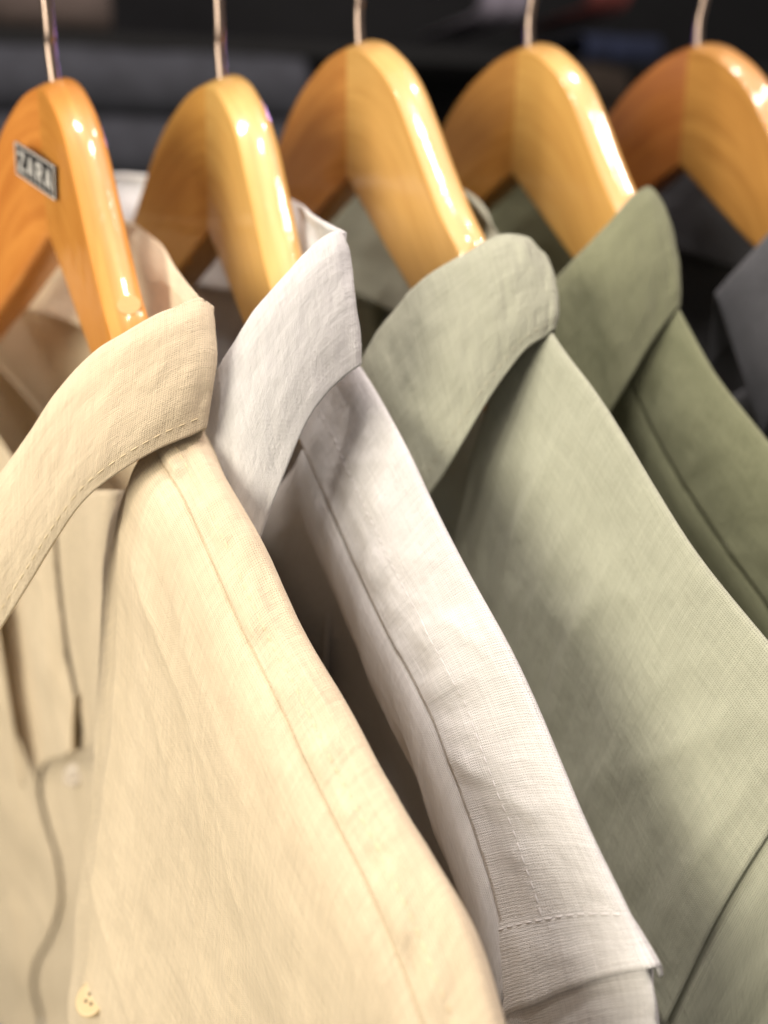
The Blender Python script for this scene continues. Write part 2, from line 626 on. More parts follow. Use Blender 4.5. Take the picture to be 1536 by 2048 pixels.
LZ = [[(0, 0), (1, 0), (1, .18), (0, .18)], [(.72, .18), (1, .18), (.28, .82), (0, .82)], [(0, .82), (1, .82), (1, 1), (0, 1)]]
LA = [[(.38, 0), (.62, 0), (.26, 1), (0, 1)], [(.44, .1), (.62, 0), (1, 1), (.74, 1)], [(.25, .6), (.75, .6), (.8, .76), (.2, .76)]]
LR = [[(0, 0), (.26, 0), (.26, 1), (0, 1)], [(.26, 0), (.8, 0), (1, .14), (1, .18), (.26, .18)], [(.74, .18), (1, .18), (1, .40), (.74, .40)],
      [(.26, .40), (1, .40), (.8, .57), (.26, .57)], [(.45, .57), (.72, .57), (1, 1), (.72, 1)]]
for u0, st_ in ((0.09, LZ), (0.31, LA), (0.545, LR), (0.765, LA)):
    letter(st_, u0, 0.16)

# ------------------------------------------------------------------ shirts
C_CREAM, C_GREY, C_SAGE, C_OLIVE, C_CHAR = (0.74, 0.61, 0.435), (0.69, 0.67, 0.665), (0.44, 0.445, 0.345), (0.228, 0.236, 0.145), (0.085, 0.086, 0.096)
FAB = [fabric('cream linen', C_CREAM), fabric('pale grey linen', C_GREY), fabric('sage linen', C_SAGE),
       fabric('olive linen', C_OLIVE), fabric('charcoal linen', C_CHAR)]
THR = [thread('cream thread', (0.78, 0.64, 0.42)), thread('grey thread', (0.60, 0.57, 0.57)), thread('sage thread', (0.42, 0.40, 0.30)),
       thread('olive thread', (0.15, 0.155, 0.08)), thread('charcoal thread', (0.05, 0.05, 0.06))]


def stitches(name, path, normals, mat, parent, length=2.3, gap=1.0, width=0.36, rise=0.08):
    """a row of separate lock stitches, each a small domed bar sunk at both ends"""
    path = np.asarray(path)
    seg = np.linalg.norm(np.diff(path, axis=0), axis=1)
    arc = np.concatenate([[0], np.cumsum(seg)])
    V, F = [], []
    t = 0.0005
    at = lambda x: np.array([np.interp(x, arc, path[:, i]) for i in range(3)])
    an = lambda x: np.array([np.interp(x, arc, normals[:, i]) for i in range(3)])
    while t + length * MM < arc[-1]:
        ln = length * MM * random.uniform(0.9, 1.1)
        a, b = at(t), at(t + ln)
        nn = an(t + ln / 2)
        nn /= np.linalg.norm(nn)
        d = (b - a) / np.linalg.norm(b - a)
        w = np.cross(d, nn) * width * MM / 2
        k0 = len(V)
        for q, hh, ww in ((0, -0.15, 0.7), (0.25, rise, 1), (0.75, rise, 1), (1, -0.15, 0.7)):
            c = a + (b - a) * q + nn * hh * MM
            V += [c - w * ww - nn * 0.25 * MM, c - w * ww * 0.6, c + w * ww * 0.6, c + w * ww - nn * 0.25 * MM]
        for i in range(3):
            for j in range(3):
                F.append((k0 + i * 4 + j, k0 + (i + 1) * 4 + j, k0 + (i + 1) * 4 + j + 1, k0 + i * 4 + j + 1))
        t += ln + gap * MM
    if V:
        tag(mesh_obj(name, V, F, mat, parent), kind='stuff')


def facing(nrm, P):
    """flip normals to the side the camera stands on (outside of the cloth)"""
    s = np.sign(((cP - P) * nrm).sum(-1, keepdims=True))
    s[s == 0] = 1
    return nrm * s


SH = {}


def build_shirt(k, label, ridge, seam, s_end, bulge, seed, far_bulge, sleeve_dir=(0.22, 1.0), band=False, detail=1.0, neck_drop=70, s_ridge=None, pix=None, crown=1.6, sewn=True, w=6.0, undercut=1.0):
    """ridge/seam: arrays of (s, n, z) along the near shoulder"""
    f = FR[k]
    mat = FAB[k]
    root = empty('linen_shirt', label, 'shirt', f.p(0, 0, -440), 'linen shirts on the rail')
    rs, rn, rz = ridge.copy().T
    ss, sn, sz = seam.T
    Rz = lambda s: smooth_interp(s, rs, rz, 5)
    Rn = lambda s: smooth_interp(s, rs, rn, 5)
    Sz = lambda s: smooth_interp(s, ss, sz, 5)
    Sn = lambda s: smooth_interp(s, ss, sn, 5)
    s0 = max(rs[0], ss[0]) - 14                       # where the shoulder runs in under the collar
    step = 1.1 / detail

    # ---- shoulder and back, near half
    s_ridge = s_ridge or s_end
    U = np.arange(s0, s_end + 0.01, step)
    U = (U - s0) / (U[-1] - s0)
    nfront = int(34 * detail)
    t_ = np.concatenate([np.linspace(0, 3, nfront), np.linspace(3, 9, int(40 * detail))[1:]])

    def crt(Q, t):
        m = len(Q)
        A = np.concatenate([(2 * Q[0] - Q[1])[None], Q, (2 * Q[-1] - Q[-2])[None]])
        i = np.minimum(t.astype(int), m - 2)
        fr = (t - i)[:, None]
        p0, p1, p2, p3 = A[i], A[i + 1], A[i + 2], A[i + 3]
        return 0.5 * (2 * p1 + (p2 - p0) * fr + (2 * p0 - 5 * p1 + 4 * p2 - p3) * fr ** 2 + (3 * p1 - p0 - 3 * p2 + p3) * fr ** 3)

    def section():
        Ss, Sr = s0 + U * (s_end - s0), s0 + U * (s_ridge - s0)
        a_n, b_n, zs, zr = Sn(Ss), Rn(Sr), Sz(Ss), Rz(Sr)
        qs = np.stack([Ss, Ss * .68 + Sr * .32, Ss * .3 + Sr * .7] + [Sr] * 7)
        qn = np.stack([a_n, a_n * .68 + b_n * .32, a_n * .3 + b_n * .7, b_n, b_n + 2.5, b_n + 4.5, b_n + 6.5, b_n + 8, b_n + 9, b_n + 7])
        qz = np.stack([zs, zs * .68 + zr * .32 + crown * .95 * undercut, zs * .3 + zr * .7 + crown * 1.1, zr, zr - 3.4, zr - 11, zr - 32, zr - 80, zr - 170, zr - 330])
        return crt(qs, t_), crt(qn, t_), crt(qz, t_)

    if pix is not None:                               # seat the shoulder fold so that its outline runs along the measured line
        pix = np.array(pix, float)
        tan = np.gradient(pix, axis=0)
        tan /= np.linalg.norm(tan, axis=1, keepdims=True)
        nrmp = np.stack([tan[:, 1], -tan[:, 0]], -1)
        for it in range(3):
            GS, GN, GZ = section()
            Pw = f.p(GS, GN, GZ).reshape(-1, 3) - cP
            dp = Pw @ cF
            px = np.stack([768 + FPX * (Pw @ cR) / dp, 1024 - FPX * (Pw @ cU) / dp], -1)
            for i in range(len(pix)):
                rel = px - pix[i]
                near = np.abs(rel @ tan[i]) < 9
                if near.sum() < 4:
                    continue
                dl = (rel[near] @ nrmp[i]).max()
                dd_ = np.median(dp[near])
                rn[i] -= np.clip(dl / (FPX / dd_ * MM * (f.nv @ cR) * max(nrmp[i][0], .5)), -6, 9) * 0.9
    GS, GN, GZ = section()
    S = s0 + U * (s_end - s0)
    tt = t_[:, None]
    # puckers across the felled seam, dying out towards the ridge
    pk = noise2(S[None] / 5.5 + 0 * tt, tt * 0.5 + 0 * S[None], seed) * np.exp(-((tt - 0.6) / 0.9) ** 2) * 2.7
    pk += noise2(S[None] / 13, tt * 0.9, seed + 3) * 0.9 * np.clip(tt / 1.0, 0.25, 1)
    pk += fbm(S[None] / 30, tt * 0.7, seed + 5) * (0.7 if crown > 3 else 1.2) * np.clip((tt - 0.2) / 1.2, 0, 1)
    pk = pk * np.clip(tt / 0.4, 0.12, 1)
    for q in range(30):                                # creases over the shoulder
        r_ = np.random.default_rng(seed * 13 + q)
        cs, ct, an, ln_ = r_.uniform(s0, s_end), r_.uniform(0.5, 2.7) * 12, r_.uniform(0.1, 1.5), r_.uniform(10, 28)
        du_, dv_ = (S[None] - cs) * math.cos(an) + (tt * 12 - ct) * math.sin(an), -(S[None] - cs) * math.sin(an) + (tt * 12 - ct) * math.cos(an)
        pk = pk + r_.uniform(0.3, 0.8) * (1.6 if crown > 3 else 0.8) * np.exp(-(du_ / ln_) ** 2) * np.exp(-np.abs(dv_) / 2.2)
    ridge_mask = np.exp(-((tt - 3.0) / 0.9) ** 2)
    pk = pk * (1 - 0.88 * ridge_mask)
    G = f.p(GS, GN, GZ)
    nb = grid_normals(G)
    nb = nb * np.sign((nb[5, len(S) // 2] @ ZUP) or 1)
    G = G + nb * pk[..., None] * MM * 0.8
    back = cloth('back_panel', G, mat, root, 0.0008)
    outn = grid_normals(G)
    if outn[nfront // 2, len(S) // 2] @ ZUP < 0:
        outn = -outn
    # stitches: one row close to the edge, one 6 mm further in
    i2 = int(nfront * 0.36)
    i1 = 2
    if sewn:
        stitches('stitching', G[i2] + outn[i2] * 0.00055, outn[i2], THR[k], back)
    # ---- front panel, near half
    sC = -14.0
    Sf = np.arange(sC, s_end + 0.01, step * 1.15)
    sn0, nn0, zn0 = s0 + 6, float(Sn(s0 + 6)), float(Sz(s0 + 6))
    u = np.clip(Sf / sn0, 0, 1)
    topz = np.where(Sf >= sn0, Sz(Sf), zn0 - neck_drop * (1 - u) ** 0.8)
    topn = np.where(Sf >= sn0, Sn(Sf), nn0 * u + (1 - u) * (nn0 + 4))
    D = np.concatenate([np.linspace(-6, 20, int(26 * detail)), np.linspace(20, 380, int(220 * detail))[1:]])[:, None]
    dd = np.clip(D, 0, None)
    FN = topn[None] + np.clip(-D, 0, 10) * 0.9 - w * (1 - np.exp(-dd / 14.0)) - bulge(Sf[None], dd)
    FZ = topz[None] - D * (0.45 + 0.55 * np.clip(dd / 18, 0, 1)) - 0.9
    FS = np.broadcast_to(Sf[None], FN.shape).copy()
    G2 = f.p(FS, FN, FZ)
    n2 = grid_normals(G2)
    if n2[60, len(Sf) // 2] @ f.nv > 0:
        n2 = -n2
    wr = fbm(Sf[None] / 42 + dd / 160, dd / 55 - Sf[None] / 140, seed + 11) * 3.0
    wr = wr + fbm(Sf[None] / 14 + dd / 60, dd / 22 - Sf[None] / 50, seed + 15) * 0.8
    for q in range(26):                                # sharp little creases at changing angles
        r_ = np.random.default_rng(seed * 17 + q)
        cs, cd, an, ln_ = r_.uniform(sn0, s_end), r_.uniform(5, 170), r_.uniform(0.2, 1.3), r_.uniform(14, 40)
        du_, dv_ = (Sf[None] - cs) * math.cos(an) + (dd - cd) * math.sin(an), -(Sf[None] - cs) * math.sin(an) + (dd - cd) * math.cos(an)
        wr = wr + r_.uniform(0.7, 1.8) * np.exp(-(du_ / ln_) ** 2) * np.exp(-np.abs(dv_) / 3.2)
    wr = wr * np.clip(dd / 30, 0.0, 1)
    wr = wr + noise2(Sf[None] / 6.0 + dd * 0.01, dd / 26, seed + 21) * 0.4 * np.clip(dd / 5, 0, 1) * np.exp(-dd / 9.0)
    G2 = G2 + n2 * wr[..., None] * MM * 0.8
    front = cloth('front_panel', G2, mat, root, 0.0007)
    SH[k] = dict(root=root, front=front, back=back, G2=G2, n2=n2, S=Sf, D=D[:, 0], G=G, outn=outn, Sb=S, nfront=nfront, frame=f)

    # ---- far half: front panel and the back across the neck and the far shoulder
    Sx = np.arange(-s_end * 0.95, s0 - 4, 3.0)
    af = np.abs(Sx)
    un = np.clip(af / s0, 0, 1)
    bz = np.where(Sx > -s0, Rz(np.full_like(Sx, s0)) - 14 - 80 * (1 - un ** 2), Rz(af))
    base_n = np.where(Sx > 0, Rn(np.full_like(Sx, s0)), Rn(np.full_like(Sx, s0)) - 0.2 * af)
    bn = np.where(Sx > -s0, base_n + 34 * np.sqrt(np.clip(1 - un ** 2, 0, 1)) + 5, base_n + 3)
    Db = np.linspace(0, 480, 130)[:, None]
    BN = bn[None] + 8 * (1 - np.exp(-Db / 20)) + fbm(Sx[None] / 30, Db / 90, seed + 31) * 8 * np.clip(Db / 40, 0, 1)
    BZ = bz[None] - Db
    cloth('back_panel', f.p(np.broadcast_to(Sx[None], BN.shape), BN, BZ), mat, root)
    Sg = np.arange(-s_end * 0.95, 12.0, 1.5 if k == 0 else 3.0)
    ag = np.abs(Sg)
    ug = np.clip(ag / sn0, 0, 1)
    gz = np.where(ag >= sn0, Rz(ag), float(Rz(np.array([sn0]))[0]) - neck_drop * (1 - ug) ** 0.8)
    gn = float(Rn(np.array([sn0]))[0]) - 0.2 * ag - 4 - 8 * (1 - ug)
    Dg = np.linspace(0, 480, 320 if k == 0 else 150)[:, None]
    FN2 = gn[None] - far_bulge(Sg[None], Dg) + fbm(Sg[None] / 35, Dg / 80, seed + 41) * 6 * np.clip(Dg / 40, 0, 1)
    cloth('front_panel', f.p(np.broadcast_to(Sg[None], FN2.shape), FN2, gz[None] - Dg), mat, root)

    # ---- sleeve: carries the shoulder's section on, dropping steeply
    j = len(S) - 1
    jf = len(Sf) - 1
    dmax = int(np.searchsorted(D[:, 0], 190))
    sec_n = np.concatenate([FN[8:dmax, jf][::-1], GN[:, j][1:-14]])
    sec_s = np.concatenate([FS[8:dmax, jf][::-1], GS[:, j][1:-14]])
    sec_z = np.concatenate([FZ[8:dmax, jf][::-1], GZ[:, j][1:-14]])
    keep = np.concatenate([[True], np.hypot(np.diff(sec_n), np.diff(sec_z)) > 0.15])
    sec_n, sec_z, sec_s = sec_n[keep], sec_z[keep], sec_s[keep]
    cen = 0.5 * (sec_n.min() + sec_n.max())
    Wv = np.concatenate([np.linspace(-7, 25, int(30 * detail)), np.linspace(25, 260, int(80 * detail))[1:]])
    SS, SN, SZ = [], [], []
    for wv in Wv:
        q = max(wv, 0)
        ds = sleeve_dir[0] * q + 5 * (1 - math.exp(-q / 6))
        shrink = 0.9 + 0.1 * math.exp(-q / 8)
        SS.append(sec_s + (wv if wv < 0 else ds))
        SN.append(cen + (sec_n - cen) * (shrink if wv >= 0 else 0.93))
        SZ.append(sec_z - 3.0 - (sleeve_dir[1] * (q - 5 * (1 - math.exp(-q / 6)) * 0.5) if wv >= 0 else -0.8 * (-wv)))
    SS, SN, SZ = np.array(SS), np.array(SN), np.array(SZ)
    SN = cen + (SN - cen) * 0.93
    G3 = f.p(SS, SN, SZ)
    n3 = grid_normals(G3)
    vv = np.arange(len(sec_n))[None] * 1.2
    rw = fbm(vv / 30, Wv[:, None] / 24, seed + 51) * 3.0 * np.clip(Wv[:, None] / 20, 0, 1)
    G3 = G3 + n3 * rw[..., None] * MM * 0.7
    cloth('sleeve', G3, mat, root, 0.0007)
    if band:                                           # turned edge of the shoulder lying over the sleeve head
        jb = int(round(8.5 / step))
        rows_ = slice(0, nfront + 9)
        Gb = np.concatenate([G[rows_, j - jb:], (G[rows_, -1] + (G[rows_, -1] - G[rows_, -2]) * 1.6)[:, None]], 1)
        nb_ = np.concatenate([outn[rows_, j - jb:], outn[rows_, -1:]], 1)
        e_ = np.linspace(0, 1, Gb.shape[1])[None, :, None]
        Gb = Gb + nb_ * MM * (-0.7 + 2.1 * e_)
        # start a little way down the front panel
        lead = Gb[:1] + (Gb[:1] - Gb[1:2]) / np.linalg.norm(Gb[:1] - Gb[1:2], axis=-1, keepdims=True) * np.array([7, 5.2, 3.5, 1.8])[:, None, None] * MM - ZUP * np.array([5, 3, 1.5, 0.4])[:, None, None] * MM
        Gb = np.concatenate([lead, Gb])
        G4 = cr(Gb.transpose(1, 0, 2), 26)
        n4 = grid_normals(G4)
        uu4 = np.arange(G4.shape[1])[None]
        pk4 = noise2(uu4 / 5.0, np.arange(26)[:, None] / 18.0, seed + 61) * 1.0
        G4 = G4 + n4 * pk4[..., None] * MM * 0.35
        bd = cloth('armhole_band', G4, mat, root, 0.0012)
        fn4 = facing(grid_normals(G4), G4)
        stitches('stitching', G4[8] + fn4[8] * 0.0008, fn4[8], THR[k], bd)
    return root


def build_collar(k, cols, seed, back_fold, fall=44, detail=1.0, far=True, stitch=True, lift=1.0, edge_in=0.0, wrinkle=1.0):
    """cols: (fold px, fold py, edge px, edge py, distance) from the near shoulder round to the front wing"""
    f = FR[k]
    root = SH[k]['root']
    Fp = [cP + ray(c[0], c[1]) * c[4] for c in cols]
    Lp = [cP + ray(c[2], c[3]) * (c[5] if len(c) > 5 else c[4] - edge_in) for c in cols]
    # round the back of the neck to the far shoulder and the far wing
    s1, n1, z1 = f.loc(Fp[0])
    sL, nL, zL = f.loc(Lp[0])
    B = []
    for (s, n, dz, fl) in back_fold:
        B.append((f.p(s1 * s, n1 + n, z1 + dz * lift), f.p(sL * s, nL + n * 0.8 - 1 if s > -0.8 else n1 + n - 3, z1 + dz * lift - fl)))
    Fp = [b[0] for b in B][::-1] + Fp
    Lp = [b[1] for b in B][::-1] + Lp
    Fp, Lp = np.array(Fp), np.array(Lp)
    nc = int(430 * detail)
    Fd, Ld = cr(Fp, nc), cr(Lp, nc)
    axis = f.p(20, 4, 0)
    out = Fd - axis
    out[:, 2] = 0
    out /= np.linalg.norm(out, axis=1, keepdims=True)
    rows = []
    hgt = np.linalg.norm(Fd - Ld, axis=1, keepdims=True)
    cpos = np.linspace(0, len(Fp) - 1, nc)[:, None]
    dropc = 34 + 190 * np.clip((len(back_fold) - 0.5 - cpos) / 1.5, 0, 1)
    for v in np.concatenate([np.linspace(0, 0.9, int(40 * detail)), np.linspace(0.92, 1.0, int(9 * detail))]):
        bul = math.sin(math.pi * min(v * 1.0, 1)) * 2.6 * MM
        rows.append(Ld * (1 - v) + Fd * v + out * (bul - 2.2 * MM * max(0, (v - 0.86) / 0.14) ** 2))
    for w_ in np.linspace(0.12, 1, int(26 * detail)):
        ang = min(w_ / 0.12, 1)
        drop = dropc * MM * w_
        rows.append(Fd - out * (2.2 + 2.6 * min(1, w_ / 0.2)) * MM - ZUP * drop + ZUP * 0.8 * MM * max(0, 1 - w_ / 0.2))
    G = np.array(rows)
    nr = len(G)
    vv = np.linspace(0, 1, nr)[:, None] * 90
    uu = np.arange(nc)[None] * 0.8
    nrm = grid_normals(G)
    wr = fbm(uu / 44, vv / 30, seed) * 2.2 + (wrinkle - 1) * fbm(uu / 16, vv / 22, seed + 8) * 1.6 + fbm(uu / 12, vv / 12, seed + 4) * 0.22
    edge = np.clip(vv / 9, 0.25, 1)
    G = G + nrm * (wr * edge)[..., None] * MM * 0.55
    col = cloth('collar', G, FAB[k], root, 0.0010)
    SH[k]['collar'] = G
    if stitch:
        m0 = len(back_fold)
        i = int(40 * detail * 0.135)
        c0 = int(nc * (m0 - 0.2) / (len(Fp) - 1))
        nn = facing(grid_normals(G), G)
        stitches('stitching', G[i, c0:] + nn[i, c0:] * 0.0006, nn[i, c0:], THR[k], col, length=2.6, gap=1.1)
    return col


sm = lambda x: x * x * (3 - 2 * x)


def bulge1(s, d):
    g = np.interp(d, [0, 45, 100, 150, 190, 300, 400], [0, 5, 12, 25, 33, 40, 42])
    wd = np.where(s < 115, 60.0, 85.0)
    return g * np.exp(-((s - 115) / wd) ** 2) - 26 * sm(np.clip((105 - s) / 85.0, 0, 1))


def bulge_plain(s, d):
    return -28 * sm(np.clip((d - 6) / 75, 0, 1)) + 4 * sm(np.clip(d / 140, 0, 1)) * np.sin(s / 30.0)


def bulge_far(s, d):
    return 10 * sm(np.clip(d / 140, 0, 1)) * (0.7 + 0.3 * np.sin(s / 30.0))


build_shirt(0, 'cream beige linen shirt on the leftmost hanger, nearest of the row', ext(R1, 292), ext(S1, 292), 290, bulge1, 100, bulge_far, pix=P1, w=11.0)
e2 = R2[-1, 0]
build_shirt(1, 'pale grey linen shirt between the cream shirt and the sage shirt', R2, S2, S2[-1, 0], bulge_plain, 200, bulge_far, sleeve_dir=(0.10, 1.0), band=True, s_ridge=e2, pix=P2)
build_shirt(2, 'light sage green linen shirt on the middle hanger', ext(R3, 258), S3, S3[-1, 0], bulge_plain, 300, bulge_far, pix=P3, s_ridge=256, crown=7.0, sewn=False, w=-4.0, undercut=1.5)
build_shirt(3, 'olive green linen shirt, fourth along the rail', ext(R4, 250), ext(S4, 250), 250, bulge_plain, 400, bulge_far, detail=0.7, pix=P4, sewn=False)
build_shirt(4, 'dark charcoal shirt at the right edge', ext(R4, 250), ext(S4, 250), 250, bulge_plain, 500, bulge_far, detail=0.6)

BACKF = [(0.90, 0.5, 3, 42), (0.62, 9, 8, 46), (0.25, 22, 15, 48), (-0.25, 30, 20, 48), (-0.7, 22, 22, 48), (-0.98, -6, 22, 48), (-0.85, -34, 4, 48), (-0.5, -44, -40, 52)]
BACKF3 = [(0.90, 3.5, -1, 42), (0.62, 19, 0, 46), (0.25, 32, 18, 60), (-0.25, 34, 26, 60), (-0.7, 22, 24, 50), (-0.98, -6, 20, 48), (-0.85, -34, 4, 48), (-0.5, -44, -40, 52)]
BACKF2 = [(0.90, 1, 2, 42), (0.62, 12, 4, 46), (0.25, 27, 8, 48), (-0.25, 34, 14, 48), (-0.7, 22, 16, 50), (-0.98, -4, 19, 56), (-0.85, -20, 14, 52), (-0.5, -24, -34, 52)]
build_collar(0, [(430, 618, 410, 856, .262), (404, 598, 385, 869, .258), (340, 622, 312, 900, .255), (265, 662, 230, 950, .254), (190, 710, 165, 1005, .255),
                 (110, 792, 112, 1080, .258), (50, 880, 60, 1165, .262), (0, 950, 0, 1260, .266), (-60, 1030, -70, 1370, .270), (-120, 1100, -120, 1440, .275)], 11, BACKF)
build_collar(1, [(692, 468, 719, 728, .270), (676, 466, 692, 750, .266), (630, 497, 650, 790, .263), (580, 545, 610, 850, .261), (512, 622, 570, 945, .261),
                 (465, 695, 535, 1035, .263), (420, 770, 505, 1120, .267), (380, 840, 480, 1190, .272)], 12, BACKF2, stitch=False)
build_collar(2, [(1088, 506, 1107, 664, .309), (1066, 478, 1085, 676, .305), (1025, 470, 1050, 700, .302), (980, 482, 1010, 750, .300), (915, 520, 970, 810, .298),
                 (845, 566, 920, 895, .298), (785, 635, 880, 960, .300), (735, 702, 845, 1010, .303), (690, 770, 815, 1070, .308)], 13, BACKF3, stitch=True, edge_in=0.009, wrinkle=2.0)
COL4 = [(1326, 397, 1357, 612, .352), (1302, 372, 1335, 640, .349), (1270, 395, 1300, 690, .346), (1225, 445, 1265, 750, .344), (1180, 490, 1235, 800, .344),
        (1135, 537, 1205, 850, .346), (1090, 590, 1175, 900, .349), (1050, 640, 1150, 950, .353)]
build_collar(3, COL4, 14, BACKF3, stitch=False, detail=0.7, edge_in=0.007, wrinkle=2.0)


# charcoal shirt: the same collar form as the olive one, set on its own hanger
def transplant(cols, k0, k1):
    out = []
    f0, f1 = FR[k0], FR[k1]
    for c in cols:
        a = f1.p(*f0.loc(cP + ray(c[0], c[1]) * c[4]))
        b = f1.p(*f0.loc(cP + ray(c[2], c[3]) * c[4]))
        out.append((a, b))
    return out


def to_cols(pairs):
    r = []
    for a, b in pairs:
        q = []
        for P in (a, b):
            v = P - cP
            d = v @ cF
            q.append((768 + FPX * (v @ cR) / d, 1024 - FPX * (v @ cU) / d, d))
        r.append((q[0][0], q[0][1], q[1][0], q[1][1], q[0][2], q[1][2]))
    return r


build_collar(4, to_cols(transplant(COL4, 3, 4)), 15, BACKF3, stitch=False, detail=0.6)


# ------------------------------------------------------------------ dark shop behind
def wpt(px, py, Y):
    r = ray(px, py)
    return cP + r * (Y / r[1])


def dark(name, col, rough=0.9):
    m, nt, bs = mat_new(name)
    uvn = N(nt, 'ShaderNodeTexCoord')
    nz = N(nt, 'ShaderNodeTexNoise')
    nz.inputs['Scale'].default_value = 30
    nz.inputs['Detail'].default_value = 5
    nt.links.new(uvn.outputs['Object'], nz.inputs['Vector'])
    sc_ = N(nt, 'ShaderNodeVectorMath', operation='SCALE')
    sc_.inputs[0].default_value = col
    nt.links.new(M(nt, 'ADD', nz.outputs[0], 0.5), sc_.inputs['Scale'])
    nt.links.new(sc_.outputs[0], bs.inputs['Base Color'])
    bs.inputs['Roughness'].default_value = rough
    return m


def box(name, lo, hi, mat, label=None, cat=None, kind=None, parent=None):
    (a, b, c), (d, e, g) = lo, hi
    V = [(a, b, c), (d, b, c), (d, e, c), (a, e, c), (a, b, g), (d, b, g), (d, e, g), (a, e, g)]
    F = [(0, 3, 2, 1), (4, 5, 6, 7), (0, 1, 5, 4), (1, 2, 6, 5), (2, 3, 7, 6), (3, 0, 4, 7)]
    o = mesh_obj(name, V, F, mat, parent, smooth=False)
    m = o.modifiers.new('edge', 'BEVEL')
    m.width = 0.003
    return tag(o, label, cat, None, kind)


def folded(name, x0_, x1_, y0_, y1_, z0_, z1_, mat, label, cat, seed, layers=3):
    """folded garment: rounded fold at the front, several cloth layers, uneven top"""
    root = empty(name, label, cat, ((x0_ + x1_) / 2, (y0_ + y1_) / 2, z0_), 'folded clothes on the shelf behind')
    h = (z1_ - z0_) / layers
    for L_ in range(layers):
        zz = z0_ + L_ * h
        us = np.linspace(0, 1, 40)
        ang = np.linspace(-math.pi / 2, math.pi / 2, 9)
        prof = [(y1_, zz)] + [(y0_ + h * 0.5 - math.cos(a) * h * 0.5, zz + h * 0.5 + math.sin(a) * h * 0.49) for a in ang] + [(y1_, zz + h * 0.98)]
        rows = []
        for (yy, z_) in prof:
            wob = noise2(us * 6 + L_, np.full_like(us, z_ * 30), seed + L_) * 0.012
            sag = -0.006 * noise2(us * 3, np.full_like(us, 0.3), seed + 9)
            ex = 0.008 * math.sin(L_ * 2.1 + seed)
            rows.append(np.stack([x0_ + ex + (x1_ - x0_) * us, yy + wob, z_ + sag], -1))
        cloth('folded_layer', np.array(rows), mat, root, 0.003)
    return root


WALL = dark('shop wall black', (0.006, 0.006, 0.008))
SHELF = dark('shelf board black', (0.005, 0.005, 0.006), 0.9)
YB = 1.55
box('wall', (-2.5, 2.05, 0.0), (3.5, 2.15, 2.9), WALL, kind='structure')
box('shelf_board', (-1.6, 1.5, CAM_Z - 0.34), (2.6, 2.04, CAM_Z - 0.31), SHELF, 'black shelf board under the folded dark clothes', 'shelf')
zt = wpt(300, 85, YB)[2]
xl, xr = wpt(-120, 150, YB)[0], wpt(640, 150, YB)[0]
folded('folded_trousers', xl, xr, YB, YB + 0.36, CAM_Z - 0.309, CAM_Z + 0.0, dark('slate denim low', (0.034, 0.036, 0.048)), 'slate grey folded trousers at the bottom of the pile behind the hangers', 'trousers', 21, 4)
folded('folded_trousers', xl + 0.02, xr - 0.015, YB + 0.01, YB + 0.36, CAM_Z + 0.001, zt, dark('slate denim', (0.045, 0.047, 0.060)), 'blurred slate grey folded trousers on top of the pile behind the hangers', 'trousers', 23, 2)
z2 = wpt(100, 52, YB)[2]
box('shelf_board', (-1.6, 1.58, z2 - 0.022), (2.6, 2.04, z2), SHELF, 'upper black shelf board behind the two left hangers', 'shelf')
folded('folded_sweater', wpt(-150, 20, YB)[0], wpt(215, 20, YB)[0], YB + 0.02, YB + 0.36, z2 + 0.001, z2 + 0.15, dark('taupe knit', (0.085, 0.062, 0.055)), 'taupe folded sweater on the upper shelf at top left', 'sweater', 27, 2)

def pile(name, pa, pb, pt, pbm, Y, mat, label, cat, seed, layers=1):
    return folded(name, wpt(pa, 100, Y)[0], wpt(pb, 100, Y)[0], Y, Y + 0.3, wpt(pa, pbm, Y)[2], wpt(pa, pt, Y)[2], mat, label, cat, seed, layers)


pile('folded_scarf', 965, 1068, -90, 24, YB + 0.03, dark('lilac white cotton', (0.30, 0.27, 0.34)), 'small lilac white folded scarf at the top edge beside the fourth hook', 'scarf', 31)
pile('folded_scarf', 1165, 1245, -90, 12, YB + 0.03, dark('dull red cotton', (0.16, 0.035, 0.03)), 'dull red folded scarf at the top edge between the two right hooks', 'scarf', 33)
pile('folded_jumper', 1075, 1270, 118, 470, YB + 0.01, dark('dark brown knit', (0.028, 0.018, 0.012)), 'dark brown folded jumper in the pile between the two right hangers', 'jumper', 35, 4)
pile('folded_jumper', 1180, 1330, 62, 116, YB + 0.01, dark('navy knit', (0.010, 0.016, 0.045)), 'navy blue folded jumper on top of the brown one', 'jumper', 37, 1)

# ------------------------------------------------------------------ placket, buttons and plug
from mathutils.bvhtree import BVHTree


def bvh_of(o):
    base = root_loc(o)
    vs = [tuple(np.array(v.co) + base) for v in o.data.vertices]
    return BVHTree.FromPolygons(vs, [tuple(p.vertices) for p in o.data.polygons])


def hit(bvh, px, py):
    r = ray(px, py)
    h = bvh.ray_cast(Vector(cP), Vector(r / np.linalg.norm(r)))
    if h[0] is None:
        return None, None
    P = np.array(h[0])
    n = np.array(h[1])
    return P, n * np.sign((cP - P) @ n)


